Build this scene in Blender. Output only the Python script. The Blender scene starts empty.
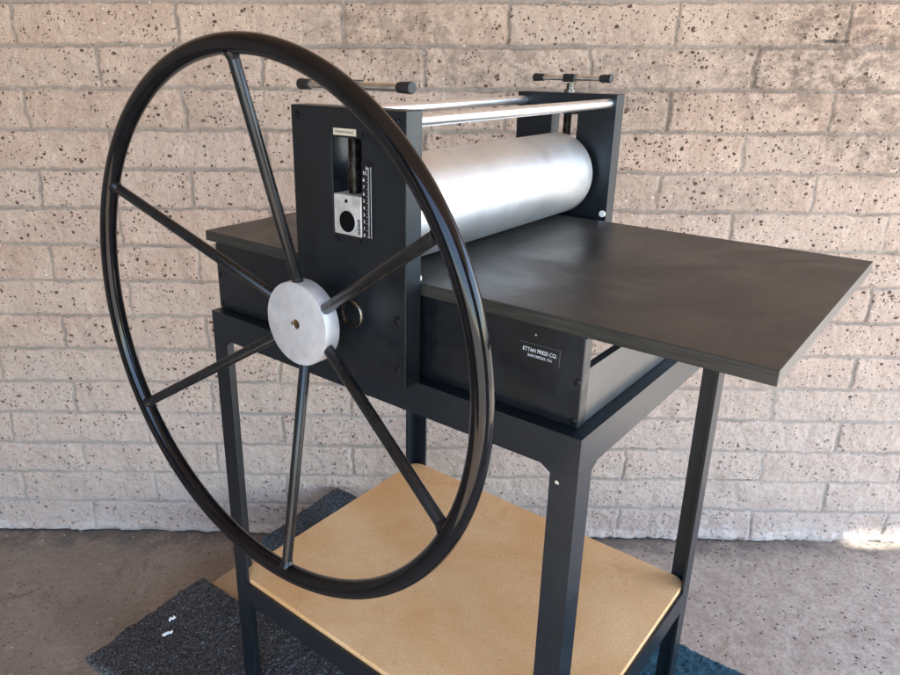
import bpy, bmesh, math, random
import numpy as np
from mathutils import Matrix, Vector
rng = np.random.default_rng(7); random.seed(7)
scene = bpy.context.scene
COL = scene.collection
PI = math.pi

# ------------------------------------------------------------------ materials
class NT:
    def __init__(s, name):
        s.m = bpy.data.materials.new(name); s.m.use_nodes = True
        s.t = s.m.node_tree; s.t.nodes.clear()
        s.out = s.t.nodes.new('ShaderNodeOutputMaterial')
        s.b = s.t.nodes.new('ShaderNodeBsdfPrincipled')
        s.t.links.new(s.b.outputs[0], s.out.inputs[0])
        s.tc = s.t.nodes.new('ShaderNodeTexCoord').outputs['Object']
    def n(s, kind, **kw):
        nd = s.t.nodes.new(kind)
        for k, v in kw.items(): setattr(nd, k, v)
        return nd
    def link(s, a, b): s.t.links.new(a, b)
    def setin(s, inp, v):
        if hasattr(v, 'is_output') or isinstance(v, bpy.types.NodeSocket): s.link(v, inp)
        else: inp.default_value = v
    def noise(s, scale, detail=4, rough=.55, vec=None, dist=0.):
        nd = s.n('ShaderNodeTexNoise'); nd.inputs['Scale'].default_value = scale
        nd.inputs['Detail'].default_value = detail; nd.inputs['Roughness'].default_value = rough
        nd.inputs['Distortion'].default_value = dist
        s.link(vec or s.tc, nd.inputs['Vector']); return nd
    def voro(s, scale, vec=None, rnd=1.):
        nd = s.n('ShaderNodeTexVoronoi'); nd.inputs['Scale'].default_value = scale
        nd.inputs['Randomness'].default_value = rnd
        s.link(vec or s.tc, nd.inputs['Vector']); return nd
    def mapping(s, scale=(1,1,1), loc=(0,0,0), rot=(0,0,0), vec=None):
        nd = s.n('ShaderNodeMapping'); nd.inputs['Scale'].default_value = scale
        nd.inputs['Location'].default_value = loc; nd.inputs['Rotation'].default_value = rot
        s.link(vec or s.tc, nd.inputs['Vector']); return nd.outputs[0]
    def math(s, op, a, b=0., clamp=False):
        nd = s.n('ShaderNodeMath', operation=op, use_clamp=clamp)
        s.setin(nd.inputs[0], a); s.setin(nd.inputs[1], b); return nd.outputs[0]
    def rng_(s, v, a, b, c=0., d=1., smooth=True):
        nd = s.n('ShaderNodeMapRange', interpolation_type='SMOOTHSTEP' if smooth else 'LINEAR')
        s.setin(nd.inputs['Value'], v)
        for k, x in zip(('From Min','From Max','To Min','To Max'), (a,b,c,d)): s.setin(nd.inputs[k], x)
        return nd.outputs[0]
    def mix(s, f, a, b, mode='MIX'):
        nd = s.n('ShaderNodeMix', data_type='RGBA', blend_type=mode)
        s.setin(nd.inputs[0], f)
        for i, v in ((6,a),(7,b)):
            if isinstance(v, tuple) and len(v) == 3: v = v + (1,)
            s.setin(nd.inputs[i], v)
        return nd.outputs[2]
    def bump(s, h, strength=.3, dist=.002, normal=None):
        nd = s.n('ShaderNodeBump'); nd.inputs['Strength'].default_value = strength
        nd.inputs['Distance'].default_value = dist; s.link(h, nd.inputs['Height'])
        if normal: s.link(normal, nd.inputs['Normal'])
        return nd.outputs[0]
    def attr(s, name):
        nd = s.n('ShaderNodeAttribute'); nd.attribute_name = name; return nd
    def set(s, **kw):
        for k, v in kw.items():
            k = {'color':'Base Color','rough':'Roughness','metal':'Metallic','normal':'Normal','spec':'Specular IOR Level','coat':'Coat Weight','coat_rough':'Coat Roughness','aniso':'Anisotropic','tangent':'Tangent','sheen':'Sheen Weight'}[k]
            if isinstance(v, tuple) and len(v) == 3 and k == 'Base Color': v = v + (1,)
            s.setin(s.b.inputs[k], v)
        return s.m

def simple(name, col, rough=.5, metal=0., nscale=40, var=.15, bump=.05, bscale=300, spec=.5):
    t = NT(name)
    nz = t.noise(nscale, 5); f = t.rng_(nz.outputs[0], .3, .7)
    c = t.mix(f, tuple(x*(1-var) for x in col), tuple(min(1, x*(1+var)) for x in col))
    r = t.rng_(nz.outputs[0], .3, .7, rough*.85, min(1, rough*1.15))
    b = t.bump(t.noise(bscale, 3).outputs[0], bump, .0008)
    return t.set(color=c, rough=r, metal=metal, normal=b, spec=spec)

def m_paint(name='black_paint', base=(.0050,.0062,.0080), r0=.24, r1=.46, wear=.5, patch=1.):
    t = NT(name)
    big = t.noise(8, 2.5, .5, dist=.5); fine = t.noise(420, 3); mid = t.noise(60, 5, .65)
    c = t.mix(t.rng_(mid.outputs[0], .35, .7), base, tuple(x*1.35 for x in base))
    # blacker patches painted in for dark reflections on the duller paint
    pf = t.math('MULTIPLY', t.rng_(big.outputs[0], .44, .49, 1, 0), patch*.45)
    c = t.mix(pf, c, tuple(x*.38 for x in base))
    du = t.math('MULTIPLY', t.rng_(t.noise(160, 5, .7).outputs[0], .62, .72), .02*wear)
    c = t.mix(du, c, (.07,.075,.08))
    for rot in ((.2,.5,0),(.9,-.4,.6)):
        s1 = t.noise(1, 7, .75, t.mapping((26,26,210), rot=rot), .2)
        c = t.mix(t.rng_(s1.outputs[0], .68, .71, 0, .55*wear), c, (.085,.09,.095))
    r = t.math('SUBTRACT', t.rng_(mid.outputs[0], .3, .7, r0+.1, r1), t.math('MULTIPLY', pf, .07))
    b = t.bump(fine.outputs[0], .12, .0005)
    b = t.bump(t.noise(25, 3).outputs[0], .05, .002, b)
    t.b.inputs['Specular Tint'].default_value = (.82,.92,1,1)   # sky's blue put into the paint's reflections
    return t.set(color=c, rough=r, normal=b, spec=.55)

M = {}
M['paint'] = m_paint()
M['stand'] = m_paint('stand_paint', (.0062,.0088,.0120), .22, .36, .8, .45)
M['gloss'] = simple('gloss_black_enamel', (.005,.005,.006), .08, 0, 20, .25, .02, 160, .32)
M['satin'] = simple('satin_black_enamel', (.008,.009,.010), .28, 0, 30, .25, .05, 200, .4)
M['rubber'] = simple('black_rubber', (.015,.015,.016), .55, 0, 60, .2, .1, 300)
M['steel'] = simple('bright_steel_bar', (.80,.80,.79), .36, 1, 60, .12, .05, 300)
M['screw'] = simple('oily_screw_steel', (.15,.14,.125), .35, 1, 80, .4, .2, 400)
M['brass'] = simple('bearing_ring_bronze', (.34,.30,.24), .28, 1, 80, .2, .05, 300)
M['white'] = simple('white_nylon', (.8,.8,.78), .4, 0, 60, .05, .03)
M['ink'] = simple('white_lettering', (.62,.64,.66), .5, 0, 900, .5, .0)
M['dark'] = simple('painted_recess_shade', (.002,.002,.0025), .8, spec=.1)
M['label'] = simple('yellowed_label', (.52,.49,.38), .5, 0, 300, .12, .03)
M['grey_ink'] = simple('faded_grey_print', (.2,.19,.16), .6)
M['scale'] = simple('black_scale_strip', (.008,.008,.009), .35)
M['paper'] = simple('white_paper_scrap', (.82,.82,.8), .7)

def m_hub():
    t = NT('hub_aluminium')
    v = t.mapping((1,1,1))
    sc = t.noise(55, 6, .65); sp = t.noise(7, 3, .5)
    c = t.mix(t.rng_(sc.outputs[0], .35, .68), (.55,.56,.57), (.63,.64,.65))
    c = t.mix(t.rng_(t.noise(24, 6, .7).outputs[0], .55, .75, 0, .25), c, (.40,.40,.39))
    r = t.rng_(sc.outputs[0], .3, .7, .42, .58)
    b = t.bump(t.noise(260, 4).outputs[0], .15, .0006)
    return t.set(color=c, rough=r, metal=.55, normal=b)
M['hub'] = m_hub()
M['block_metal'] = simple('cast_block_metal', (.50,.49,.46), .5, .4, 60, .2, .1, 200)

def m_roller():
    t = NT('turned_roller_steel')
    # turning marks run round the cylinder (bands along its axis = object Y)
    band = t.noise(1, 6, .7, t.mapping((3,240,3)))
    blot = t.noise(11, 6, .65, dist=.5)
    c = t.mix(t.rng_(blot.outputs[0], .35, .7), (.70,.71,.715), (.80,.81,.81))
    c = t.mix(t.rng_(t.noise(30, 7, .7).outputs[0], .60, .72, 0, .4), c, (.42,.42,.42))
    r = t.math('ADD', t.rng_(band.outputs[0], .3, .7, .42, .50), t.rng_(blot.outputs[0], .3, .7, -.03, .05))
    tg = t.n('ShaderNodeTangent', direction_type='RADIAL', axis='Y')
    b = t.bump(band.outputs[0], .16, .0005)
    return t.set(color=c, rough=r, metal=.9, aniso=.0, tangent=tg.outputs[0], normal=b)
M['roller'] = m_roller()
M['rod'] = simple('tie_rod_aluminium', (.82,.83,.84), .30, .9, 6, .03, .0)

def m_bed():
    t = NT('press_bed_surface')
    cl = t.noise(5.5, 7, .62, dist=.8); st = t.noise(1, 5, .6, t.mapping((4,40,4), rot=(0,0,.12)))
    c = t.mix(t.rng_(cl.outputs[0], .35, .7), (.0165,.0165,.0160), (.027,.0265,.0258))
    c = t.mix(t.rng_(st.outputs[0], .52, .75, 0, .45), c, (.055,.05,.046))
    sc2 = t.noise(1, 6, .75, t.mapping((30,3,1), rot=(0,0,.5)), .5)
    c = t.mix(t.rng_(sc2.outputs[0], .64, .70, 0, .15), c, (.075,.074,.07))
    c = t.mix(t.rng_(t.noise(90, 5, .7).outputs[0], .68, .73, 0, .35), c, (.12,.08,.055))
    r = t.rng_(cl.outputs[0], .3, .7, .26, .46)
    b = t.bump(t.noise(240, 4).outputs[0], .08, .0006)
    return t.set(color=c, rough=r, normal=b, spec=.42)
M['bed'] = m_bed()
def m_edge():
    t = NT('bed_bare_edge')
    st = t.noise(1, 5, .6, t.mapping((12,12,420)))
    c = t.mix(t.rng_(st.outputs[0], .35, .7), (.020,.021,.018), (.044,.045,.040))
    c = t.mix(t.rng_(t.noise(30, 6, .7).outputs[0], .5, .75, 0, .6), c, (.018,.019,.016))
    return t.set(color=c, rough=.33, metal=.15, normal=t.bump(st.outputs[0], .2, .0005))
M['edge'] = m_edge()
def m_panel():
    t = NT('end_panel_paint')
    cl = t.noise(9, 6, .6)
    sm = t.noise(26, 8, .72)
    c = t.mix(t.rng_(cl.outputs[0], .3, .7), (.050,.053,.054), (.078,.081,.080))
    c = t.mix(t.rng_(sm.outputs[0], .57, .68, 0, .7), c, (.03,.03,.03))
    return t.set(color=c, rough=.36, metal=.1, normal=t.bump(t.noise(300, 3).outputs[0], .06, .0005))
M['panel'] = m_panel()

def m_board(name, a, b_, seed=0):
    t = NT(name)
    v = t.mapping((1,1,1), loc=(seed,seed*2,0))
    cl = t.noise(4, 6, .6, v, .4); f1 = t.noise(320, 4, .7, v)
    c = t.mix(t.rng_(cl.outputs[0], .3, .7), a, b_)
    c = t.mix(t.rng_(f1.outputs[0], .42, .68, 0, .45), c, tuple(x*.62 for x in a))
    vo = t.voro(75, v); on = t.n('ShaderNodeSeparateColor'); t.link(vo.outputs['Color'], on.inputs[0])
    sp = t.math('MULTIPLY', t.math('GREATER_THAN', on.outputs[0], .86), t.rng_(vo.outputs['Distance'], .12, .24, 1, 0))
    c = t.mix(t.math('MULTIPLY', sp, .30), c, (.20,.10,.05))
    c = t.mix(t.rng_(t.noise(520, 3, .7, v).outputs[0], .50, .68, 0, .45), c, tuple(x*.5 for x in a))
    st = t.rng_(t.noise(7, 7, .7, v, .7).outputs[0], .56, .72, 0, .45)
    c = t.mix(st, c, tuple(x*y for x, y in zip(a, (.82,.62,.52))))
    b = t.bump(f1.outputs[0], .2, .0008)
    return t.set(color=c, rough=.6, spec=.35, normal=b)
M['shelf'] = m_board('particleboard_top', (.70,.385,.155), (.84,.56,.29))
M['floorboard'] = m_board('hardboard_tan', (.34,.21,.11), (.44,.29,.16), 3)

def m_carpet(name, base, fleck, thr=.52, scale=420):
    t = NT(name)
    n1 = t.noise(scale, 2, .6); n2 = t.noise(scale*.6, 3, .7, t.mapping((1,1,1), loc=(4,2,1))); big = t.noise(6, 4)
    c = t.mix(t.rng_(n1.outputs[0], thr-.04, thr+.10), base, fleck)
    c = t.mix(t.rng_(n2.outputs[0], thr+.03, thr+.12), c, tuple(min(1, x*2.1) for x in fleck))
    c = t.mix(t.rng_(n2.outputs[0], .36, .44, .85, 0), c, tuple(x*.5 for x in base))
    c = t.mix(t.rng_(big.outputs[0], .35, .7, 0, .3), c, base)
    b = t.bump(n1.outputs[0], .8, .003)
    return t.set(color=c, rough=.95, spec=.15, sheen=.1, normal=b)
M['carpet'] = m_carpet('charcoal_carpet', (.018,.018,.0185), (.125,.125,.122))
M['carpet_sky_sheen'] = m_carpet('sky_sheen_carpet', (.014,.058,.088), (.032,.115,.160), .54, 500)  # sky sheen on the rear carpet put into the colour as teal
M['carpet_blue'] = m_carpet('slate_carpet', (.015,.019,.024), (.11,.135,.155))

def m_block():
    t = NT('scoria_block_masonry')
    mo = t.attr('mortar').outputs['Fac']; rd = t.attr('tone').outputs['Fac']
    cl = t.noise(9, 7, .6, dist=.5); fi = t.noise(120, 6, .7); md = t.noise(34, 5, .6)
    c = t.mix(t.rng_(cl.outputs[0], .3, .72), (.48,.342,.262), (.63,.488,.392))
    c = t.mix(t.math('MULTIPLY', rd, .6), c, (.56,.455,.375))
    c = t.mix(t.rng_(fi.outputs[0], .35, .75, 0, .40), c, (.36,.275,.22))
    c = t.mix(t.rng_(md.outputs[0], .55, .8, 0, .5), c, (.66,.575,.50))
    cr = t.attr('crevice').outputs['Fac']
    c = t.mix(t.rng_(t.noise(300, 4, .7).outputs[0], .42, .68, 0, .6), c, (.28,.205,.16))
    # mortar
    mc = t.mix(t.rng_(fi.outputs[0], .3, .7), (.28,.23,.19), (.40,.34,.29))
    c = t.mix(mo, c, mc)
    c = t.mix(t.math('MULTIPLY', cr, .55), c, (.09,.07,.055))  # joints' shadow line, with dirt in the crack, put into the colour
    # scoria / cinder aggregate: dark, irregular grains of several sizes
    dv = t.n('ShaderNodeVectorMath', operation='MULTIPLY_ADD')
    wn = t.noise(70, 2, .6); t.link(wn.outputs['Color'], dv.inputs[0]); dv.inputs[1].default_value = (.010,.010,.010); t.link(t.tc, dv.inputs[2])
    clus = t.noise(4.5, 3, .6)
    tot = None
    for sc, thr, r0, r1, wv in ((42,.52,.10,.27,(1,1,1.3)), (70,.55,.12,.30,(1.25,1,1)), (125,.52,.15,.36,(1,1,1.2)), (27,.80,.08,.18,(1,1,1.5))):
        mp = t.mapping(wv, vec=dv.outputs[0]); vo = t.voro(sc, mp)
        se = t.n('ShaderNodeSeparateColor'); t.link(vo.outputs['Color'], se.inputs[0])
        thr_n = t.rng_(clus.outputs[0], .3, .7, thr+.13, thr-.13)
        on = t.math('GREATER_THAN', se.outputs[0], thr_n)
        rad = t.rng_(se.outputs[1], 0, 1, r0, r1, False)
        d = t.math('SUBTRACT', rad, vo.outputs['Distance'])
        g = t.math('MULTIPLY', on, t.rng_(d, 0, .07))
        tot = g if tot is None else t.math('MAXIMUM', tot, g)
    am = t.math('MULTIPLY', tot, t.math('SUBTRACT', 1, t.math('MULTIPLY', mo, .8)))
    gc = t.mix(t.rng_(t.noise(26, 3).outputs[0], .35, .65), (.040,.022,.016), (.105,.06,.044))
    c = t.mix(t.math('MULTIPLY', am, .92), c, gc)
    # pale grains
    vo = t.voro(60, t.mapping((1,1,1), loc=(3,1,2), vec=dv.outputs[0])); se = t.n('ShaderNodeSeparateColor'); t.link(vo.outputs['Color'], se.inputs[0])
    wh = t.math('MULTIPLY', t.math('GREATER_THAN', se.outputs[0], .96), t.rng_(vo.outputs['Distance'], .1, .2, 1, 0))
    c = t.mix(t.math('MULTIPLY', wh, .8), c, (.78,.74,.69))
    # stains: sooty streaks on the upper right blocks
    sx = t.n('ShaderNodeSeparateXYZ'); t.link(t.tc, sx.inputs[0])
    X, Z = sx.outputs[0], sx.outputs[2]
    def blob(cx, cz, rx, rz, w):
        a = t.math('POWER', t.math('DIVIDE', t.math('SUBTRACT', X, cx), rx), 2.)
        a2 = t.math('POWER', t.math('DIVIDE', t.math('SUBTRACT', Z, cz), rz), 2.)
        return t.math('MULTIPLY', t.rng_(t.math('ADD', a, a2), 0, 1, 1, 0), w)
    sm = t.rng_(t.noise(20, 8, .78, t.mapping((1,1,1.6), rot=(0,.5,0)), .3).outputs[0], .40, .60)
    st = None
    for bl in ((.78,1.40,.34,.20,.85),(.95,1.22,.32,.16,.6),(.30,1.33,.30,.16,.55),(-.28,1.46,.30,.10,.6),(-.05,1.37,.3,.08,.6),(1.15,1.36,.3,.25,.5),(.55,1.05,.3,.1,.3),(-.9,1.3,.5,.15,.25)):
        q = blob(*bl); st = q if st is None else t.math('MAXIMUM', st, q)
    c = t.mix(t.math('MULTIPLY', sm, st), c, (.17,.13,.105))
    # scorched scratch
    scr = t.rng_(t.noise(60, 4, .7).outputs[0], .35, .5)
    c = t.mix(t.math('MULTIPLY', blob(.80,1.437,.055,.006,.95), scr), c, (.05,.045,.045))
    # salt bloom low on the wall
    ef = t.math('MULTIPLY', t.rng_(t.math('ADD', Z, t.rng_(t.noise(7, 6, .7).outputs[0], .3, .7, -.05, .05)), -.01, .045, .45, 0), 1)
    c = t.mix(ef, c, (.64,.61,.57))
    grey = t.rng_(t.math('ADD', Z, t.rng_(cl.outputs[0], .3, .7, -.2, .2)), .15, .75, .6, 0)
    c = t.mix(grey, c, t.mix(.5, c, (.50,.465,.425)))
    r = t.rng_(fi.outputs[0], .3, .7, .82, .95)
    h = t.math('SUBTRACT', t.math('MULTIPLY', fi.outputs[0], .6), t.math('MULTIPLY', am, .5))
    b = t.bump(h, .85, .0035); b = t.bump(md.outputs[0], .35, .005, b)
    return t.set(color=c, rough=r, spec=.25, normal=b)
M['block'] = m_block()

def m_floor():
    t = NT('worn_concrete')
    cl = t.noise(2.6, 7, .6, dist=.5); fi = t.noise(90, 6, .7); md = t.noise(16, 6, .65)
    sx = t.n('ShaderNodeSeparateXYZ'); t.link(t.tc, sx.inputs[0])
    c = t.mix(t.rng_(cl.outputs[0], .32, .7), (.235,.180,.132), (.345,.280,.215))
    # the slab is darker and browner at the left, paler at the right
    side = t.rng_(t.math('ADD', sx.outputs[0], t.rng_(cl.outputs[0], .3, .7, -.3, .3)), -.5, .6)
    c = t.mix(side, c, t.mix(t.rng_(md.outputs[0], .3, .7), (.37,.315,.26), (.49,.43,.365)))
    c = t.mix(t.rng_(fi.outputs[0], .4, .7, 0, .5), c, (.15,.12,.10))
    c = t.mix(t.rng_(t.noise(260, 4, .7).outputs[0], .45, .7, 0, .45), c, (.42,.37,.32))
    c = t.mix(t.rng_(md.outputs[0], .56, .72, 0, .5), c, (.42,.36,.30))
    c = t.mix(t.rng_(t.noise(9, 7, .75, None, .9).outputs[0], .58, .72, 0, .75), c, (.10,.08,.062))
    vo = t.voro(64, t.mapping((1,1,1))); se = t.n('ShaderNodeSeparateColor'); t.link(vo.outputs['Color'], se.inputs[0])
    wn = t.math('MULTIPLY', t.noise(160, 2).outputs[0], .12)
    d = t.math('SUBTRACT', t.rng_(se.outputs[1], 0, 1, .16, .33, False), t.math('ADD', vo.outputs['Distance'], wn))
    g = t.math('MULTIPLY', t.math('GREATER_THAN', se.outputs[0], t.rng_(t.noise(5, 3).outputs[0], .35, .65, .74, .30)), t.rng_(d, -.02, .04))
    c = t.mix(t.math('MULTIPLY', g, t.rng_(side, 0, 1, .45, .9)), c, (.06,.045,.04))
    sc1 = t.rng_(t.noise(1, 6, .7, t.mapping((6,70,1), rot=(0,0,.35)), .8).outputs[0], .60, .70, 0, .5)
    c = t.mix(sc1, c, (.50,.43,.36))
    c = t.mix(t.rng_(t.noise(45, 7, .75, t.mapping((1,1,1), loc=(2,7,0)), .4).outputs[0], .57, .68, 0, .55), c, (.11,.085,.065))
    vo2 = t.voro(34, t.mapping((1,1,1), loc=(5,2,0))); se2 = t.n('ShaderNodeSeparateColor'); t.link(vo2.outputs['Color'], se2.inputs[0])
    g2 = t.math('MULTIPLY', t.math('GREATER_THAN', se2.outputs[0], .84), t.rng_(t.math('ADD', vo2.outputs['Distance'], wn), .14, .24, 1, 0))
    c = t.mix(t.math('MULTIPLY', g2, .5), c, (.55,.5,.44))
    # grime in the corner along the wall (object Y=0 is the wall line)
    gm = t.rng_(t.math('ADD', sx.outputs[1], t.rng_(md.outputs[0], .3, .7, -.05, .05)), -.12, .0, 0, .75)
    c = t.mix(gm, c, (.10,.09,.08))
    b = t.bump(t.math('ADD', fi.outputs[0], t.math('MULTIPLY', md.outputs[0], 1.2)), .7, .004)
    b = t.bump(g, .3, .003, b)
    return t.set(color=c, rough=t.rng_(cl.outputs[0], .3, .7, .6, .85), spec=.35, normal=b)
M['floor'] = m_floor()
M['added_ceiling'] = simple('added_roof_warm', (.46,.32,.18), .8, 0, 6, .12, .1, 60)  # warm tone of the added overhead slab, picked to bounce onto the wall
M['added_sidewall'] = simple('added_wall_plain', (.36,.31,.27), .9, 0, 8, .15, .2, 80)
M['added_darkwall'] = simple('added_wall_dark', (.10,.085,.07), .9, 0, 8, .15, .2, 80)  # dark tone of the added front walls, picked for the rim's reflections
M['yard'] = simple('yard_paving', (.24,.22,.19), .95, 0, 3, .15, .3, 60)
M['wood'] = simple('platform_timber', (.30,.20,.11), .7, 0, 12, .25, .2, 90)

# ------------------------------------------------------------------ mesh helpers
def tagp(o, label=None, cat=None, group=None, kind=None):
    if label: o['label'] = label
    if cat: o['category'] = cat
    if group: o['group'] = group
    if kind: o['kind'] = kind
    return o
def obj(name, bm, mats, parent=None, smooth=False, bevel=0., seg=2, loc=None):
    me = bpy.data.meshes.new(name)
    if isinstance(bm, bmesh.types.BMesh):
        bmesh.ops.recalc_face_normals(bm, faces=bm.faces[:]); bm.to_mesh(me); bm.free()
    if not isinstance(mats, (list, tuple)): mats = [mats]
    for m in mats: me.materials.append(m)
    o = bpy.data.objects.new(name, me); COL.objects.link(o)
    if parent is not None: o.parent = parent
    if loc: o.location = loc
    if smooth:
        for p in me.polygons: p.use_smooth = True
        try: me.set_sharp_from_angle(angle=math.radians(35))
        except Exception: pass
    if bevel:
        md = o.modifiers.new('bevel', 'BEVEL'); md.width = bevel; md.segments = seg
        md.limit_method = 'ANGLE'; md.angle_limit = math.radians(35); md.harden_normals = False
    return o
def BM(): return bmesh.new()
def box(bm, x0, x1, y0, y1, z0, z1, mi=0):
    v = [bm.verts.new((x, y, z)) for x in (x0, x1) for y in (y0, y1) for z in (z0, z1)]
    for f in ((0,1,3,2),(4,6,7,5),(0,4,5,1),(2,3,7,6),(0,2,6,4),(1,5,7,3)):
        fc = bm.faces.new([v[i] for i in f]); fc.material_index = mi
    return v
def prism_xz(bm, pts, y0, y1, mi=0):
    a = [bm.verts.new((x, y0, z)) for x, z in pts]; b = [bm.verts.new((x, y1, z)) for x, z in pts]
    n = len(pts); bm.faces.new(a).material_index = mi; bm.faces.new(b[::-1]).material_index = mi
    for i in range(n): bm.faces.new((a[i], a[(i+1)%n], b[(i+1)%n], b[i])).material_index = mi
def prism_yz(bm, pts, x0, x1, mi=0):
    a = [bm.verts.new((x0, y, z)) for y, z in pts]; b = [bm.verts.new((x1, y, z)) for y, z in pts]
    n = len(pts); bm.faces.new(a).material_index = mi; bm.faces.new(b[::-1]).material_index = mi
    for i in range(n): bm.faces.new((a[i], a[(i+1)%n], b[(i+1)%n], b[i])).material_index = mi
def prism_xy(bm, pts, z0, z1, mi=0):
    a = [bm.verts.new((x, y, z0)) for x, y in pts]; b = [bm.verts.new((x, y, z1)) for x, y in pts]
    n = len(pts); bm.faces.new(a).material_index = mi; bm.faces.new(b[::-1]).material_index = mi
    for i in range(n): bm.faces.new((a[i], a[(i+1)%n], b[(i+1)%n], b[i])).material_index = mi
def frame_of(d):
    d = Vector(d).normalized(); u = d.cross(Vector((0,0,1)))
    if u.length < 1e-4: u = Vector((1,0,0))
    u.normalize(); return d, u, u.cross(d)
def lathe(bm, prof, p0, d, n=48, mi=0, cap=True):
    """prof = list of (distance along d, radius)"""
    p0 = Vector(p0); d, u, w = frame_of(d); rings = []
    for s, r in prof:
        rings.append([bm.verts.new(p0 + d*s + (u*math.cos(a)+w*math.sin(a))*r) for a in (2*PI*i/n for i in range(n))])
    for a, b in zip(rings, rings[1:]):
        for i in range(n): bm.faces.new((a[i], a[(i+1)%n], b[(i+1)%n], b[i])).material_index = mi
    if cap:
        bm.faces.new(rings[0][::-1]).material_index = mi; bm.faces.new(rings[-1]).material_index = mi
def tube(bm, p0, p1, r0, r1=None, n=24, ch=0.):
    r1 = r0 if r1 is None else r1; p0, p1 = Vector(p0), Vector(p1); L = (p1-p0).length
    if ch: prof = [(0, r0-ch), (ch*.3, r0-ch*.3), (ch, r0), (L-ch, r1), (L-ch*.3, r1-ch*.3), (L, r1-ch)]
    else: prof = [(0, r0), (L, r1)]
    lathe(bm, prof, p0, p1-p0, n)
def torus(bm, c, d, R, r, n=96, m=20):
    c = Vector(c); d, u, w = frame_of(d); rings = []
    for i in range(n):
        a = 2*PI*i/n; e = u*math.cos(a)+w*math.sin(a)
        rings.append([bm.verts.new(c + e*(R + r*math.cos(b)) + d*(r*math.sin(b))) for b in (2*PI*j/m for j in range(m))])
    for i in range(n):
        A, B = rings[i], rings[(i+1)%n]
        for j in range(m): bm.faces.new((A[j], A[(j+1)%m], B[(j+1)%m], B[j]))
def empty(name, loc):
    o = bpy.data.objects.new(name, None); COL.objects.link(o); o.location = loc; o.empty_display_size = .05; return o

def vn(Y, X, cell, r):
    """smooth value noise; Y and X are 1-D coordinates"""
    gy, gx = int((Y[-1]-Y[0])/cell)+3, int((X[-1]-X[0])/cell)+3
    g = r.random((gy, gx))
    yy, xx = (Y-Y[0])/cell, (X-X[0])/cell
    iy, ix = yy.astype(int), xx.astype(int); fy, fx = yy-iy, xx-ix
    fy = fy*fy*(3-2*fy); fx = (fx*fx*(3-2*fx))[None,:]; fy = fy[:,None]
    a = g[np.ix_(iy, ix)]; b = g[np.ix_(iy, ix+1)]; c = g[np.ix_(iy+1, ix)]; d = g[np.ix_(iy+1, ix+1)]
    return (a*(1-fx)+b*fx)*(1-fy) + (c*(1-fx)+d*fx)*fy - .5

# ------------------------------------------------------------------ wall frame
TH = 0.6765548; WC = 1.12596
cT, sT = math.cos(TH), math.sin(TH)
def W2(u, v, z=0.):   # u along the wall, v out from the wall towards the viewer
    return (u*cT - (WC-v)*sT, u*sT + (WC-v)*cT, z)
ROW = .1016; BLK = .4064

def grid_mesh(name, P, mats, quadsmask=None, attrs=None, parent=None, smooth=True):
    ny, nx = P.shape[:2]; me = bpy.data.meshes.new(name)
    idx = np.arange(ny*nx).reshape(ny, nx)
    f = np.stack([idx[:-1,:-1], idx[:-1,1:], idx[1:,1:], idx[1:,:-1]], -1).reshape(-1, 4)
    me.vertices.add(ny*nx); me.vertices.foreach_set('co', P.reshape(-1).astype(np.float32))
    me.loops.add(f.size); me.loops.foreach_set('vertex_index', f.reshape(-1).astype(np.int32))
    me.polygons.add(len(f)); me.polygons.foreach_set('loop_start', (np.arange(len(f))*4).astype(np.int32))
    me.update(calc_edges=True)
    if smooth: me.polygons.foreach_set('use_smooth', np.ones(len(f), bool))
    for k, a in (attrs or {}).items():
        at = me.attributes.new(k, 'FLOAT', 'POINT'); at.data.foreach_set('value', a.reshape(-1).astype(np.float32))
    for m in mats: me.materials.append(m)
    o = bpy.data.objects.new(name, me); COL.objects.link(o)
    if parent: o.parent = parent
    return o

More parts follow.
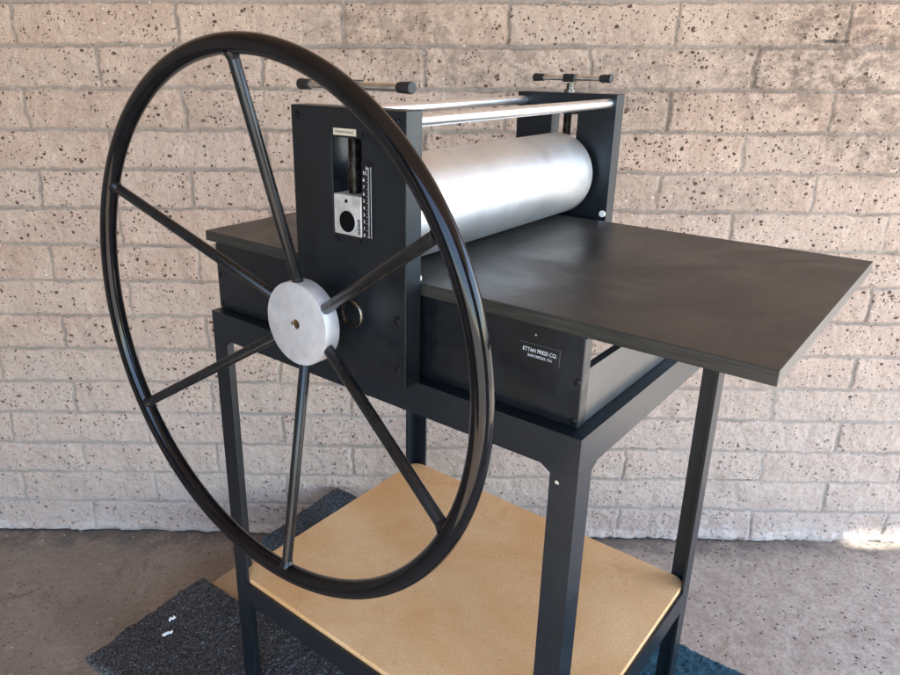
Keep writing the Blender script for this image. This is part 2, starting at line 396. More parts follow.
def build_wall():
    u0, u1, z1 = -2.9, 1.78, 2.6
    U = np.concatenate([np.arange(u0, -1.95, .012), np.arange(-1.95, 1.5, .0031), np.arange(1.5, u1, .010), [u1]])
    Zv = np.concatenate([np.arange(0, 1.66, .0030), np.arange(1.66, z1, .010), [z1]])
    UU, ZZ = np.meshgrid(U, Zv)
    r = np.random.default_rng(3); sh = UU.shape
    N = lambda c: vn(Zv, U, c, r)
    ju, jz = N(.03)*.009 + N(.011)*.005, N(.035)*.0055 + N(.011)*.0035 + N(.3)*.004
    Zj = ZZ + jz; row = np.floor(Zj/ROW).astype(int)
    Uj = UU + ju - np.where(row % 2 == 0, .016, .219)
    blk = np.floor(Uj/BLK).astype(int)
    fu = Uj - blk*BLK; fz = Zj - row*ROW
    key = (row*1000 + blk)
    uk, inv = np.unique(key, return_inverse=True); inv = inv.reshape(sh)
    tone = r.random(len(uk))[inv]; prd = r.normal(0, .0009, len(uk))[inv]
    tx = r.normal(0, .004, len(uk))[inv]; tz = r.normal(0, .014, len(uk))[inv]
    side = r.uniform(.002, .0060, len(uk))[inv]; side2 = r.uniform(.002, .0050, len(uk))[inv]
    jt = np.random.default_rng(9).uniform(.0026, .0048, len(uk))[inv]
    eu = np.minimum(fu - side, BLK - fu - side2*.8); ez = np.minimum(fz - jt, ROW - fz - jt)
    e = np.minimum(eu, ez)
    inside = np.clip(e/.0038 + .3, 0, 1); inside = inside*inside*(3-2*inside)
    face = .0040 + prd + tx*(fu-BLK/2)*.8 + tz*(fz-ROW/2)*.7
    face = face + N(.05)*.0030 + N(.018)*.0020 + N(.0095)*.0017 + N(.005)*.0014 + np.minimum(e, .012)*.06
    scar = np.clip(N(.06)*2.2-.35, 0, 1)*.0045
    face = face - scar
    mort = .0014 + N(.02)*.0016 + N(.2)*.0022
    h = mort*(1-inside) + np.maximum(face, mort-.001)*inside
    # hairline crevice along the joints; its mask also paints their shadow line
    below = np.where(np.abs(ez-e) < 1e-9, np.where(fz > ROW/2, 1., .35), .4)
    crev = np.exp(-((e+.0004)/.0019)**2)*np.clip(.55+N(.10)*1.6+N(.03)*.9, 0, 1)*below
    h = h - crev*.0028
    # sloppy mortar fillet at the foot of the wall
    foot = np.clip(1-ZZ/(.014+(N(.08)+.5)*.016+(N(.02)+.5)*.008), 0, 1)
    h = h + foot**.7*(.010+N(.05)*.012+N(.013)*.006)
    P = np.stack([UU, -h, ZZ], -1)
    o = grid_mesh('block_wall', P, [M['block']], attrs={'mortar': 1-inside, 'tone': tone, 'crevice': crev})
    bm = bmesh.new(); bm.from_mesh(o.data)
    box(bm, u0, u1, .006, .2, -.05, z1)
    bm.to_mesh(o.data); bm.free()
    o.rotation_euler = (0,0,TH); o.location = W2(0,0,0)
    tagp(o, 'long wall of pinkish concrete blocks speckled with dark cinders behind the press', 'wall')
build_wall()

def build_floor():
    U = np.concatenate([np.arange(-3.4, -1.9, .02), np.arange(-1.9, 1.6, .0055), np.arange(1.6, 3.3, .02)])
    V = np.concatenate([np.arange(0, 1.2, .0055), np.arange(1.2, 3.4, .02)])
    UU, VV = np.meshgrid(U, V); r = np.random.default_rng(5)
    N = lambda c: vn(V, U, c, r)
    h = N(.5)*.006 + N(.09)*.0026 + N(.03)*.0016 + N(.012)*.0010 - .004
    P = np.stack([UU, -VV, h], -1)
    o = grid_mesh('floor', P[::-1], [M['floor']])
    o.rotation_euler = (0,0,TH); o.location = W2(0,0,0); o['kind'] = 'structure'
    bm = BM(); box(bm, -60, 60, -60, 60, -.4, -.03)
    o = obj('ground', bm, M['yard']); o.rotation_euler = (0,0,TH); o['kind'] = 'structure'
    # grit and crumbs of mortar lying on the slab, thickest along the foot of the wall
    rr = random.Random(11); bm = BM()
    for i in range(900):
        u = rr.uniform(-1.9, 1.5); v = .012 + abs(rr.gauss(0, 1))*(.05 if i < 420 else .45)
        if v > 1.3: continue
        s_ = rr.uniform(.0007, .0022)*(1.5 if rr.random() < .06 else 1)
        g = bmesh.ops.create_icosphere(bm, subdivisions=1, radius=s_, matrix=Matrix.Translation((u, -v, s_*.35-.002)))
        for q in g['verts']: q.co += Vector((rr.uniform(-1,1), rr.uniform(-1,1), rr.uniform(-1,1)))*s_*.35
        mi = 0 if rr.random() < .6 else 1
        for f in {f for q in g['verts'] for f in q.link_faces}: f.material_index = mi
    o = obj('grit', bm, [simple('dark_grit', (.08,.06,.05), .9), simple('pale_grit', (.45,.4,.35), .9)])
    o.rotation_euler = (0,0,TH); o.location = W2(0,0,0)
    tagp(o, 'fine grit and mortar crumbs scattered on the concrete floor along the wall', 'grit', kind='stuff')
build_floor()

# unseen shelter, invented to shape the light: slotted top, left wall, two front walls
def wbox(name, u0, u1, v0, v1, z0, z1, mat, cuts=None):
    bm = BM()
    for b in (cuts or [(u0,u1,v0,v1,z0,z1)]): box(bm, b[0], b[1], -b[3], -b[2], b[4], b[5])
    o = obj(name, bm, mat); o.rotation_euler = (0,0,TH); o.location = W2(0,0,0); return o
RU = 3.25
tagp(wbox('added_roof', 0,0,0,0,0,0, M['added_ceiling'], [(-3.3,RU,1.1702,2.95,2.602,2.75),(-3.3,2.5030,1.0868,1.1699,2.602,2.75),(-3.3,RU,-.25,1.0865,2.602,2.75)]), kind='structure')  # unseen slab, added; its slot is cut to throw the sun patch
tagp(wbox('added_wall', -3.15, -2.9, -.1, 2.7, -.05, 2.6, M['added_sidewall']), 'added unseen wall that shapes the light on the left side', 'wall')
tagp(wbox('added_wall', -2.895, -1.3, 2.75, 2.95, -.05, 2.6, M['added_darkwall']), 'added unseen dark wall shaping the light from the front left behind the viewer', 'wall')
tagp(wbox('added_wall', .75, 2.3, 2.75, 2.95, -.05, 2.6, M['added_darkwall']), 'added unseen dark wall shaping the light from the front right behind the viewer', 'wall')

# ------------------------------------------------------------------ platform and mats
MZ = .164
T = empty('platform', (-.27, .18, 0)); T.rotation_euler = (0,0,math.radians(3))
bm = BM(); box(bm, -.70, .78, -.36, .36, .128, .146)
obj('deck', bm, M['wood'], T, bevel=.002)
for y in (-.33, 0, .33):
    bm = BM(); box(bm, -.68, .76, y-.019, y+.019, .004, .127); obj('bearer', bm, M['wood'], T, bevel=.002)
tagp(T, 'low timber platform under the carpet pieces that carry the black steel stand', 'platform')
bm = BM(); box(bm, 0, .26, -.06, .165, .1465, .1535)
o = obj('hardboard_sheet', bm, M['floorboard'], bevel=.001, loc=(-.990, .100, 0)); o.rotation_euler = (0,0,math.radians(3.5))
tagp(o, 'tan sheet of board showing in the gap between the charcoal carpet pieces at the left', 'board')

def carpet(name, x0, x1, y0, y1, z0, z1, mat, seed, step=.0042, warp=None):
    r = np.random.default_rng(seed)
    nx, ny = int((x1-x0)/step), int((y1-y0)/step)
    X = np.linspace(x0, x1, nx); Yv = np.linspace(y0, y1, ny); XX, YY = np.meshgrid(X, Yv)
    N = lambda c: vn(Yv, X, c, r)
    h = z1 + r.random(XX.shape)*.0042 + N(.012)*.004 + N(.12)*.004
    dx = np.minimum(XX-x0, x1-XX); dy = np.minimum(YY-y0, y1-YY); d = np.minimum(dx, dy)
    h = h - np.clip(1-d/.012, 0, 1)**2*.008
    wob = N(.05)*.008
    if warp is not None: YY = YY + warp(XX)*(YY-y0)/(y1-y0)
    XX = XX + wob*(1) + (r.random(XX.shape)-.5)*.003; YY = YY + N(.05)*.008 + (r.random(XX.shape)-.5)*.003
    # skirt
    P = np.stack([XX, YY, h], -1)
    top = P.copy()
    pad = np.pad(P, ((1,1),(1,1),(0,0)), 'edge'); 
    m = np.ones(pad.shape[:2], bool); m[1:-1,1:-1] = False; pad[...,2][m] = z0
    o = grid_mesh(name, pad, [mat], smooth=False)
    return o
def put(o, x, y, deg): o.location = (x, y, 0); o.rotation_euler = (0,0,math.radians(deg))
a = carpet('carpet_mat', 0, 1.20, -.315, 0, .1545, MZ+.004, M['carpet'], 1, warp=lambda X: .125*np.clip((X-.165)/.06, 0, 1))
put(a, -1.0195, .0895, 5.2)
tagp(a, 'charcoal flecked carpet mat with two white scraps on it at the lower left', 'mat', 'carpet pieces under the press stand')
b = carpet('carpet_mat', 0, .655, -.315, 0, .147, MZ+.004, M['carpet_blue'], 2)
put(b, -1.038, .600, 2.4)
tagp(b, 'dark slate carpet piece reaching back to the block wall behind the shelf', 'mat', 'carpet pieces under the press stand')
c = carpet('carpet_mat', .662, 1.55, -.37, .004, .147, MZ+.004, M['carpet_sky_sheen'], 3)
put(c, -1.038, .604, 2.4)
tagp(c, 'carpet piece with teal sky sheen painted in under the right rear leg at the lower right', 'mat', 'carpet pieces under the press stand')

# scraps of paper on the front mat (small crumpled pieces with thickness)
def scrap(x, y, L, Wd, ang, lab, seed):
    r = random.Random(seed); bm = BM(); n = 7; top = []; bot = []
    for i in range(n):
        t = i/(n-1)-.5; w = Wd*(.55+.5*r.random()); z = .004*r.random(); k = (r.random()-.5)*Wd*.7
        top.append([bm.verts.new((t*L, s*w/2+k, z+.0035+(.0015 if s > 0 else 0))) for s in (-1,1)])
        bot.append([bm.verts.new((t*L, s*w/2+k, z+.0015)) for s in (-1,1)])
    for i in range(n-1):
        bm.faces.new((top[i][0],top[i+1][0],top[i+1][1],top[i][1])); bm.faces.new((bot[i][1],bot[i+1][1],bot[i+1][0],bot[i][0]))
        bm.faces.new((top[i][0],bot[i][0],bot[i+1][0],top[i+1][0])); bm.faces.new((top[i][1],top[i+1][1],bot[i+1][1],bot[i][1]))
    bm.faces.new((top[0][0],top[0][1],bot[0][1],bot[0][0])); bm.faces.new((top[-1][1],top[-1][0],bot[-1][0],bot[-1][1]))
    o = obj('paper_scrap', bm, M['paper'], loc=(x, y, MZ+.0085)); o.rotation_euler = (0,0,ang)
    tagp(o, lab, 'scrap', 'white scraps on the front mat')
SCR = [(-.935,-.0445,.016,.006,1.41,'smaller white paper scrap on the charcoal mat, nearer the wall',4),
       (-.904,-.0770,.023,.006,1.22,'longer white paper scrap on the charcoal mat, nearer the mat front edge',8)]
for s in SCR: scrap(*s)

# ------------------------------------------------------------------ stand
FZ = .9645; FX = -.732; FW = .5894; LW = .038; TK = .005; KS = .945; RT = (.3248*(1-KS), -.7188*(1-KS), 1.394*(1-KS)); FOOT = (MZ+.005-RT[2])/KS
S = empty('steel_stand', (0,0,0))
tagp(S, 'black welded angle iron stand with a tan board shelf carrying the press', 'stand')
def leg(cx, cy, sx, sy):   # L profile, corner at cx,cy, flanges run inwards
    pts = [(cx,cy),(cx+sx*LW,cy),(cx+sx*LW,cy+sy*TK),(cx+sx*TK,cy+sy*TK),(cx+sx*TK,cy+sy*LW),(cx,cy+sy*LW)]
    bm = BM(); prism_xy(bm, pts, FOOT, .9142)
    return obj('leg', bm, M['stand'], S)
for cx, cy, sx, sy in ((0,0,-1,1),(FX,0,1,1),(0,FW,-1,-1),(FX,FW,1,-1)):
    leg(cx, cy, sx, sy)
def rail_x(y0, sy, z0, z1, xa, xb, flz, ch=True):
    bm = BM(); ya, yb = sorted((y0, y0+sy*TK))
    if ch: pts = [(xa,z1),(xa,z0),(xa+LW,z0),(xa+LW,z0-.009),(xa+LW+.014,z0),(xb-LW-.014,z0),(xb-LW,z0-.009),(xb-LW,z0),(xb,z0),(xb,z1)]
    else: pts = [(xa,z1),(xa,z0),(xb,z0),(xb,z1)]
    prism_xz(bm, pts, ya, yb)
    yc, yd = sorted((y0+sy*TK, y0+sy*LW))
    box(bm, xa+TK*1.02, xb-TK*1.02, yc, yd, flz-TK, flz)
    return bm
def rail_y(x0, sx, z0, z1, ya, yb, flz, inset, ch=True):
    bm = BM(); xa, xb = sorted((x0, x0+sx*TK))
    if ch: pts = [(ya,z1),(ya,z0),(ya+LW-TK,z0),(ya+LW-TK,z0-.009),(ya+LW-TK+.014,z0),(yb-LW+TK-.014,z0),(yb-LW+TK,z0-.009),(yb-LW+TK,z0),(yb,z0),(yb,z1)]
    else: pts = [(ya,z1),(ya,z0),(yb,z0),(yb,z1)]
    prism_yz(bm, pts, xa, xb)
    xc, xd = sorted((x0+sx*TK, x0+sx*LW))
    box(bm, xc, xd, ya+inset, yb-inset, flz-TK, flz)
    return bm
obj('top_rail', rail_x(0, 1, .9145, FZ, FX, 0, FZ-.0003), M['stand'], S)
obj('top_rail', rail_x(FW, -1, .9145, FZ, FX, 0, FZ-.0003), M['stand'], S)
obj('top_rail', rail_y(0, -1, .9145, FZ, TK+.0002, FW-TK-.0002, FZ-.0003, LW-TK+.0004), M['stand'], S)
obj('top_rail', rail_y(FX, 1, .9145, FZ, TK+.0002, FW-TK-.0002, FZ-.0003, LW-TK+.0004), M['stand'], S)
LZ0, LZ1 = .326, .376
for y0, sy in ((0,1),(FW,-1)):
    obj('lower_rail', rail_x(y0, sy, LZ0, LZ1, FX+LW+.0003, -LW-.0003, LZ1-.008, False), M['stand'], S)
for x0, sx in ((0,-1),(FX,1)):
    obj('lower_rail', rail_y(x0, sx, LZ0, LZ1, LW+.0003, FW-LW-.0003, LZ1-.008, .002, False), M['stand'], S)
# shelf, corners clipped where the legs stand
def clipped(x0, x1, y0, y1, c):
    pts = []
    for (cx, cy, ax, ay, bx_, by_) in ((x0,y0,0,c,c,0),(x1,y0,-c,0,0,c),(x1,y1,0,-c,-c,0),(x0,y1,c,0,0,-c)):
        k = 5
        for i in range(k+1):
            t = i/k*PI/2
            # rounded clip
            px = cx + ax*math.cos(t) + bx_*math.sin(t) - 0; py = cy + ay*math.cos(t) + by_*math.sin(t)
            px = cx + ax*(1-math.sin(t)) + bx_*(1-math.cos(t)); py = cy + ay*(1-math.sin(t)) + by_*(1-math.cos(t))
            pts.append((px, py))
    return pts
bm = BM(); prism_xy(bm, clipped(FX+.0065, -.0065, .0065, FW-.0065, .027), .3685, .3865)
obj('shelf', bm, M['shelf'], S, bevel=.0012)
# worn paint dots / chips on the near right leg
bm = BM()
for (x, z, r_) in ((-.0275,.8955,.0024),(-.0256,.8945,.0013)):
    lathe(bm, [(0,r_*1.1),(.0004,r_*.8)], (x,-.0001,z), (0,-1,0), 10)
obj('paint_chip', bm, M['label'], S)

# ------------------------------------------------------------------ press
PR = empty('etching_press', (0,0,0))
tagp(PR, 'black tabletop etching press with steel roller, long bed and big six spoke hand wheel', 'printing press')
PX0, PX1 = -.459, -.2509; NY0, NY1 = -.0285, .0032; FY0, FY1 = .5656, .597; PT = 1.3345; PB = .9652
SX0, SX1, SZ0, SZ1 = -.3806, -.3268, 1.1655, 1.2962
def slot_plate(y0, y1):
    bm = BM()
    a = [(PX0,PB),(PX1,PB),(PX1,PT),(PX0,PT)]; r = .004
    h = [(SX0,SZ0),(SX1,SZ0),(SX1,SZ1),(SX0,SZ1)]
    for yy in (y0, y1): pass
    A = [[bm.verts.new((x, y, z)) for x, z in a] for y in (y0, y1)]
    H = [[bm.verts.new((x, y, z)) for x, z in h] for y in (y0, y1)]
    for k in (0,1):
        for i in range(4):
            j = (i+1) % 4; bm.faces.new((A[k][i], A[k][j], H[k][j], H[k][i]))
    for i in range(4):
        j = (i+1) % 4
        bm.faces.new((A[0][i], A[0][j], A[1][j], A[1][i])); bm.faces.new((H[0][i], H[0][j], H[1][j], H[1][i]))
    return bm
def bolt(x, y, z, sy, parent, r=.0062):
    bm = BM()
    lathe(bm, [(0,r),(.0012,r*.96),(.0014,r*.86),(.0006,r*.78),(.0006,r*.0001)], (x,y,z), (0,sy,0), 28, cap=False)
    lathe(bm, [(.0003,r*.62),(.0022,r*.60),(.0026,r*.5),(.0026,r*.36),(.0008,r*.34),(.0008,.0001)], (x,y,z), (0,sy,0), 24, cap=False)
    return obj('bolt', bm, M['satin'], parent, smooth=True)

plates = []
for (y0, y1, near) in ((NY0, NY1, True), (FY0, FY1, False)):
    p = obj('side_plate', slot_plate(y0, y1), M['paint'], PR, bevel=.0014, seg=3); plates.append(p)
    # bearing block sliding in the slot
    bx0, bx1, bz0, bz1 = -.3793, -.3278, 1.1662, 1.2215
    bm = BM(); box(bm, bx0, bx1, y0-.0012, y1+.0012, bz0, bz1)
    bb = obj('bearing_block', bm, M['block_metal'], p, bevel=.002, seg=3)
    yf, sy = (y0-.0012, -1) if near else (y1+.0012, 1)
    bm = BM(); lathe(bm, [(0,.0148),(.0004,.0148)], (-.3535,yf+sy*.0001,1.1855), (0,sy,0), 40)
    lathe(bm, [(0,.0026),(.0005,.0026)], (-.3548,yf+sy*.0001,1.2132), (0,sy,0), 16)
    obj('bore_shade', bm, M['dark'], p)  # flat dark discs paint the shade inside the holes
    bm = BM(); lathe(bm, [(0,.0162),(.0010,.0157),(.0010,.0149),(.0,.0149)], (-.3535,yf,1.1855), (0,sy,0), 48, cap=False)
    obj('bore_lip', bm, M['hub'], p, smooth=True)
    yo, so = (y0, -1) if near else (y1, 1)
    for bxz in ((-.2655,1.0619),(-.2650,.992),(-.4445,1.0619),(-.4445,.992)): bolt(bxz[0], yo, bxz[1], so, p)
    for bxz in ((-.2650,1.3215),(-.4470,1.3215)): bolt(bxz[0], yo, bxz[1], so, p, .0052)
NP = plates[0]
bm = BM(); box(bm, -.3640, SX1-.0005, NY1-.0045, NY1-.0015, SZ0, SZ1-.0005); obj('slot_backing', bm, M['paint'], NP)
# scale strip, ticks, numerals
bm = BM(); box(bm, -.3262, -.3072, NY0-.0008, NY0+.001, 1.1655, 1.2660)
sc = obj('scale_strip', bm, M['scale'], NP)
def text_obj(name, body, size, loc, parent, mat, width=None, thick=.00025, rot=(PI/2,0,0), align='LEFT', height=None):
    cu = bpy.data.curves.new(name, 'FONT'); cu.body = body; cu.size = size; cu.extrude = thick; cu.align_x = align
    to = bpy.data.objects.new('tmp', cu); COL.objects.link(to)
    dg = bpy.context.evaluated_depsgraph_get(); dg.update()
    me = bpy.data.meshes.new_from_object(to.evaluated_get(dg)); COL.objects.unlink(to); bpy.data.objects.remove(to)
    xs = [v.co.x for v in me.vertices]; ys = [v.co.y for v in me.vertices]
    sx = width/(max(xs)-min(xs)) if width else 1; sy = height/(max(ys)-min(ys)) if height else 1
    for v in me.vertices: v.co.x *= sx; v.co.y *= sy
    me.materials.append(mat)
    o = bpy.data.objects.new(name, me); COL.objects.link(o); o.location = loc; o.rotation_euler = rot; o.parent = parent
    return o
bm = BM(); yq0, yq1 = NY0-.00115, NY0-.00085
for i in range(81):
    z = 1.1685 + i*.00115; L = .0046 if i % 8 == 0 else (.0032 if i % 4 == 0 else .0020)
    box(bm, -.3128-L, -.3128, yq0, yq1, z, z+.00042)
box(bm, -.3098, -.3092, yq0, yq1, 1.1680, 1.2620)
# pointer at the top
v = [bm.verts.new((x, yq0, z)) for x, z in ((-.3185,1.2585),(-.3155,1.2585),(-.3170,1.2635))]; bm.faces.new(v)
obj('scale_marks', bm, M['ink'], NP)
for i in range(10):
    text_obj('scale_numeral', str(9-i) if i else '10', .0062, (-.3240, NY0-.0009, 1.1690+(9-i)*.0092), NP, M['ink'])
# small label above the slot and the tag on the block
bm = BM(); box(bm, -.3765, -.3352, NY0-.0010, NY0+.001, 1.2990, 1.3080)
lb = obj('maker_label', bm, M['label'], NP, bevel=.0003)
bm = BM(); r2 = random.Random(2); x = -.3725
while x < -.340:
    w = r2.uniform(.0008,.0022); box(bm, x, x+w, NY0-.00125, NY0-.0010, 1.3025, 1.3048); x += w+r2.uniform(.0003,.0009)
obj('label_print', bm, M['grey_ink'], NP)
bm = BM(); box(bm, -.3338, -.3300, NY0-.0021, NY0-.0010, 1.1700, 1.1905)
obj('block_tag', bm, M['scale'], NP)
bm = BM(); 
for i in range(7): box(bm, -.3331, -.3307, NY0-.0024, NY0-.0021, 1.1718+i*.0026, 1.1726+i*.0026)
obj('tag_marks', bm, M['ink'], NP)
# bracket holding the slot cover: small dark pins above the slot
for x_ in (-.386, -.3215): bolt(x_, NY0, 1.303, -1, NP, .0028)
for x_ in (-.374, -.331):
    bm = BM(); lathe(bm, [(0,.0042),(.003,.0040),(.0034,.003)], (x_, NY0, 1.158), (0,-1,0), 20); obj('stop_pin', bm, M['satin'], NP, smooth=True)
# shaft bearing ring low on the plate
bm = BM()
lathe(bm, [(0,.0205),(.0018,.0203),(.0024,.0196),(.0022,.0186),(.0012,.0182),(.0012,.0172),(.0020,.0168),(.0020,.0160),(.0004,.0156)], (-.3500,NY0,1.0530), (0,-1,0), 64, cap=False)
obj('bearing_ring', bm, M['brass'], NP, smooth=True)
bm = BM(); lathe(bm, [(0,.0158),(.0007,.0158),(.0007,.0001)], (-.3500,NY0,1.0530), (0,-1,0), 48, cap=False); obj('bearing_face', bm, M['satin'], NP)

# nylon guides at bed level
for (y_, sy) in ((NY1, 1), (FY0, -1)):
    bm = BM(); lathe(bm, [(0,.0062),(.003,.0062),(.0038,.0052)], (-.2580, y_, 1.1165), (0,sy,0), 24)
    obj('guide_button', bm, M['white'], PR, smooth=True)
# tie rods
for x_ in (-.2650, -.4440):
    bm = BM(); tube(bm, (x_, NY1-.001, 1.3205), (x_, FY0+.001, 1.3185), .0084, n=32); obj('tie_rod', bm, M['rod'], PR, smooth=True)
# rollers
RX, RZ, RR = -.3537, 1.1866, .0765
bm = BM(); lathe(bm, [(0,.066),(.0005,.0735),(.0015,.0755),(.004,RR),(.529,RR),(.5315,.0755),(.5325,.0735),(.533,.066)], (0,0,0), (0,1,0), 128)
o = obj('roller', bm, M['roller'], PR, smooth=True, loc=(RX, .0185, RZ))
bm = BM(); tube(bm, (RX, NY0+.004, RZ), (RX, FY1-.004, RZ), .0147, n=32)
obj('roller_axle', bm, M['steel'], PR, smooth=True)
bm = BM(); lathe(bm, [(0,.045),(.002,.047),(.478,.047),(.48,.045)], (0,0,0), (0,1,0), 64)
obj('lower_roller', bm, M['rod'], PR, smooth=True, loc=(RX, .046, 1.0920-.0475))
# bed: top, bare edges
BX0, BX1, BY0, BY1, BZ1, BZ0 = -.7385, .1940, .0060, .5350, 1.1098, 1.0922
bm = BM()
v = box(bm, BX0, BX1, BY0, BY1, BZ0, BZ1)
for f in bm.faces:
    f.normal_update()
    f.material_index = 0 if abs(f.calc_center_median().z-BZ1) < 1e-5 or abs(f.calc_center_median().z-BZ0) < 1e-5 else 1
obj('press_bed', bm, [M['bed'], M['edge']], PR, bevel=.0010, seg=2)
# base side panels with clipped top corners
WX0, WX1, WZ0, WZ1 = -.7350, -.0165, FZ+.0004, 1.0900
for (y0, y1, so) in ((.0219,.0415,-1),(.527,.546,1)):
    bm = BM(); k = .007
    prism_xz(bm, [(WX0,WZ0),(WX1,WZ0),(WX1,WZ1-k),(WX1-k,WZ1),(WX0+k,WZ1),(WX0,WZ1-k)], y0, y1)
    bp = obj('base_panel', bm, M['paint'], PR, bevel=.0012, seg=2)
    yo = y0 if so < 0 else y1
    for (x_, z_) in ((-.0225,1.0267),(-.0232,.9743),(-.727,1.0267),(-.727,.9743)): bolt(x_, yo, z_, so, bp, .0048)
    if so < 0: NB = bp
bm = BM(); lathe(bm, [(0,.0016),(.0006,.0014)], (-.0828,.0219,1.0730), (0,-1,0), 14); obj('rivet', bm, M['steel'], NB)
for (x0, x1) in ((-.0300,-.0185),(-.7330,-.7215)):
    bm = BM(); box(bm, x0, x1, .0417, .5268, FZ+.0006, 1.0385); obj('end_panel', bm, M['panel'], PR, bevel=.0008)
# maker's plate
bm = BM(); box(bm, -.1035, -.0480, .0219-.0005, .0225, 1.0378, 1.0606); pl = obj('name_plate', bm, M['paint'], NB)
bm = BM(); box(bm, -.1035, -.0478, .0219-.0008, .0222, 1.0603, 1.0607); box(bm, -.0483, -.0478, .0219-.0008, .0222, 1.0385, 1.0603)  # top and right strips paint the light caught by bevelled edges
obj('plate_glint', bm, simple('glint_grey', (.10,.105,.11), .4), NB)
text_obj('lettering', 'ETTAN PRESS CO.', .006, (-.1000, .0219-.0006, 1.0496), NB, M['ink'], width=.0475, height=.0052)
text_obj('lettering', 'SAN DIEGO, CA.', .006, (-.0925, .0219-.0006, 1.0430), NB, M['ink'], width=.0345, height=.0040)

# pressure screws with T handles
def pressure_screw(y, ang, L, cx=-.3550, shift=0.):
    p = BM()
    # threaded spindle
    prof = []; z = 1.222; top = 1.352
    while z < 1.330: prof += [(z-1.222,.0084),(z-1.222+.0011,.0072)]; z += .0022
    prof += [(z-1.222,.0066),(top-1.222,.0066)]
    lathe(p, prof, (cx, y, 1.222), (0,0,1), 28)
    # collar sitting on the plate edge, and square head
    lathe(p, [(1.3346-1.222,.0100),(1.3400-1.222,.0100),(1.3406-1.222,.0092)], (cx,y,1.222), (0,0,1), 28)
    s = obj('pressure_screw', p, M['screw'], PR, smooth=True)
    d = Vector((math.cos(ang), math.sin(ang), 0)); c = Vector((cx, y, 1.3608))
    b = BM(); box(b, -.0120, .0120, -.0095, .0095, -.0072, .0075)
    for vv in b.verts: vv.co = c + Matrix.Rotation(ang, 3, 'Z') @ vv.co
    obj('head', b, M['satin'], s, bevel=.0014, seg=2)
    b = BM(); tube(b, c-d*(L/2-.006)+d*shift, c+d*(L/2-.006)+d*shift, .0049, n=24); obj('handle_bar', b, M['steel'], s, smooth=True)
    for e in (-1, 1):
        q0 = c + d*shift + d*e*(L/2-.0235); dd = d*e
        b = BM(); lathe(b, [(0,.0058),(.0008,.0066),(.015,.0074),(.0205,.0078),(.0228,.0074),(.0232,.0062)], q0, dd, 24)
        obj('grip_cap', b, M['rubber'], s, smooth=True)
pressure_screw(-.0125, math.radians(-3), .212, shift=-.001)
pressure_screw(.581, math.radians(-4), .168, shift=.002)

# hand wheel
HC = Vector((-.3990, -.0915, 1.0427))
WCn = Vector((-.4035, -.160, 1.0455)); WR = .3655
bm = BM(); torus(bm, WCn, (0,1,0), WR, .0128, 200, 28)
wheel = obj('hand_wheel', bm, M['gloss'], PR, smooth=True)
bm = BM(); HR = .0610
n = 96
lathe(bm, [(.0266,HR-.002),(.0262,HR-.0006),(.0250,HR),(.0016,HR),(.0005,HR-.0006),(0,HR-.002),(0,.0078),(.0006,.0072),(.024,.0070)], HC, (0,1,0), n, cap=False)
lathe(bm, [(.0266,HR-.002),(.0266,.001)], HC, (0,1,0), n, cap=False)
obj('hub', bm, M['hub'], wheel, smooth=True)
bm = BM(); tube(bm, HC+Vector((0,.0266,0)), HC+Vector((0,.0266+.0385,0)), .0125, n=32); obj('shaft', bm, M['satin'], wheel, smooth=True)
bm = BM(); lathe(bm, [(.0015,.0069),(.0015,.0055),(.018,.0055),(.018,.0001)], HC, (0,1,0), 32, cap=False); 
box(bm, HC.x-.0085, HC.x-.0065, HC.y-.0006, HC.y+.0006, HC.z-.003, HC.z+.003)
obj('hub_bore', bm, simple('old_bronze', (.13,.075,.035), .6, .3), wheel)
angs = [91.0, 152.6, 213.2, 275.8, 334.2, 31.2]
for a in angs:
    t = math.radians(a); e = Vector((math.cos(t), 0, math.sin(t)))
    # rim meets the spoke where the measured ray meets the rim
    p1 = WCn + e*(WR-.0075)
    h = (p1 - HC); h.y = 0; h.normalize()
    p0 = HC + Vector((0,.0115,0)) + h*(HR-.009)
    bm = BM(); tube(bm, p0, p1, .0080, .0076, n=24, ch=.001)
    L = (p1-p0).length; dr = (p1-p0)/L
    # weld bead at the rim
    lathe(bm, [(L-.010,.0078),(L-.0065,.0090),(L-.002,.0104),(L,.0106)], p0, dr, 24, cap=False)
    obj('spoke', bm, M['satin'], wheel, smooth=True)

# scale the modelled stand and press about the camera, baked into their vertices (dimensions above are for a slightly larger press)
def bake_camera_scale(o):
    for ch in o.children:
        ch.location = ch.location*KS
        for v in ch.data.vertices: v.co *= KS
        for md in ch.modifiers:
            if md.type == 'BEVEL': md.width *= KS
        bake_camera_scale(ch)
for root in (S, PR):
    bake_camera_scale(root); root.location = RT

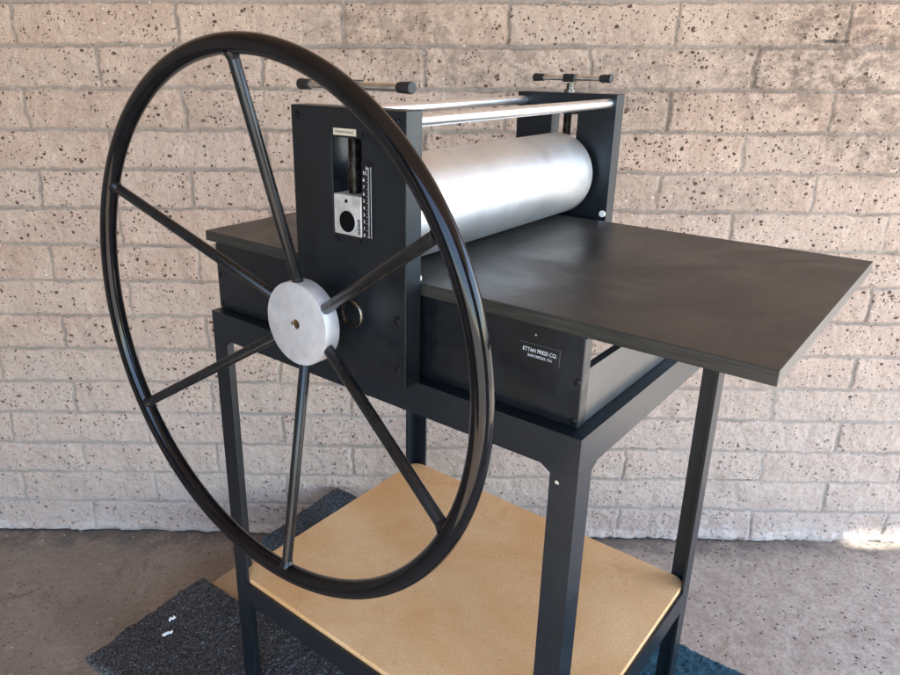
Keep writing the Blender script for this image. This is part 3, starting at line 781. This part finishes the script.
# ------------------------------------------------------------------ camera
F = 719.2972; PU, PV = 404.8306, 316.5559
Rr = np.array([[.7664,.6423,.0034],[.2192,-.2567,-.9413],[-.6038,.7222,-.3375]])
uu, _, vv = np.linalg.svd(Rr); Rr = uu@vv
cam = bpy.data.cameras.new('camera'); co = bpy.data.objects.new('camera', cam); COL.objects.link(co)
mw = Matrix.Identity(4)
for i in range(3):
    mw[i][0] = Rr[0][i]; mw[i][1] = -Rr[1][i]; mw[i][2] = -Rr[2][i]
mw[0][3], mw[1][3], mw[2][3] = .3248, -.7188, 1.394
co.matrix_world = mw
cam.sensor_width = 36; cam.lens = F/900*36; cam.shift_x = (450-PU)/900; cam.shift_y = (PV-337.5)/900
cam.clip_start = .02; cam.clip_end = 500
scene.camera = co

# ------------------------------------------------------------------ light
SUN_AZ = TH - math.radians(38); SUN_EL = math.radians(56)
sd = bpy.data.lights.new('sun', 'SUN'); sd.energy = 4.5; sd.angle = math.radians(.9); sd.color = (1,.93,.84)
so = bpy.data.objects.new('sun', sd); COL.objects.link(so); so.location = (3,2,4)
dv = Vector((math.cos(SUN_EL)*math.cos(SUN_AZ), math.cos(SUN_EL)*math.sin(SUN_AZ), math.sin(SUN_EL)))
so.rotation_euler = dv.to_track_quat('Z', 'Y').to_euler()
w = bpy.data.worlds.new('World'); scene.world = w; w.use_nodes = True
nt = w.node_tree; nt.nodes.clear()
sky = nt.nodes.new('ShaderNodeTexSky'); sky.sky_type = 'NISHITA'; sky.sun_disc = False
sky.sun_elevation = SUN_EL; sky.sun_rotation = PI/2 - SUN_AZ
sky.air_density = 1.; sky.dust_density = .6
bg = nt.nodes.new('ShaderNodeBackground'); bg.inputs[1].default_value = .15
ou = nt.nodes.new('ShaderNodeOutputWorld')
nt.links.new(sky.outputs[0], bg.inputs[0]); nt.links.new(bg.outputs[0], ou.inputs[0])
scene.render.engine = 'CYCLES'
scene.cycles.max_bounces = 7; scene.cycles.diffuse_bounces = 4; scene.cycles.glossy_bounces = 4
scene.cycles.sample_clamp_indirect = 8
scene.view_settings.view_transform = 'Standard'; scene.view_settings.look = 'None'
scene.view_settings.gamma = 1; scene.view_settings.use_curve_mapping = False
scene.view_settings.exposure = 3.05
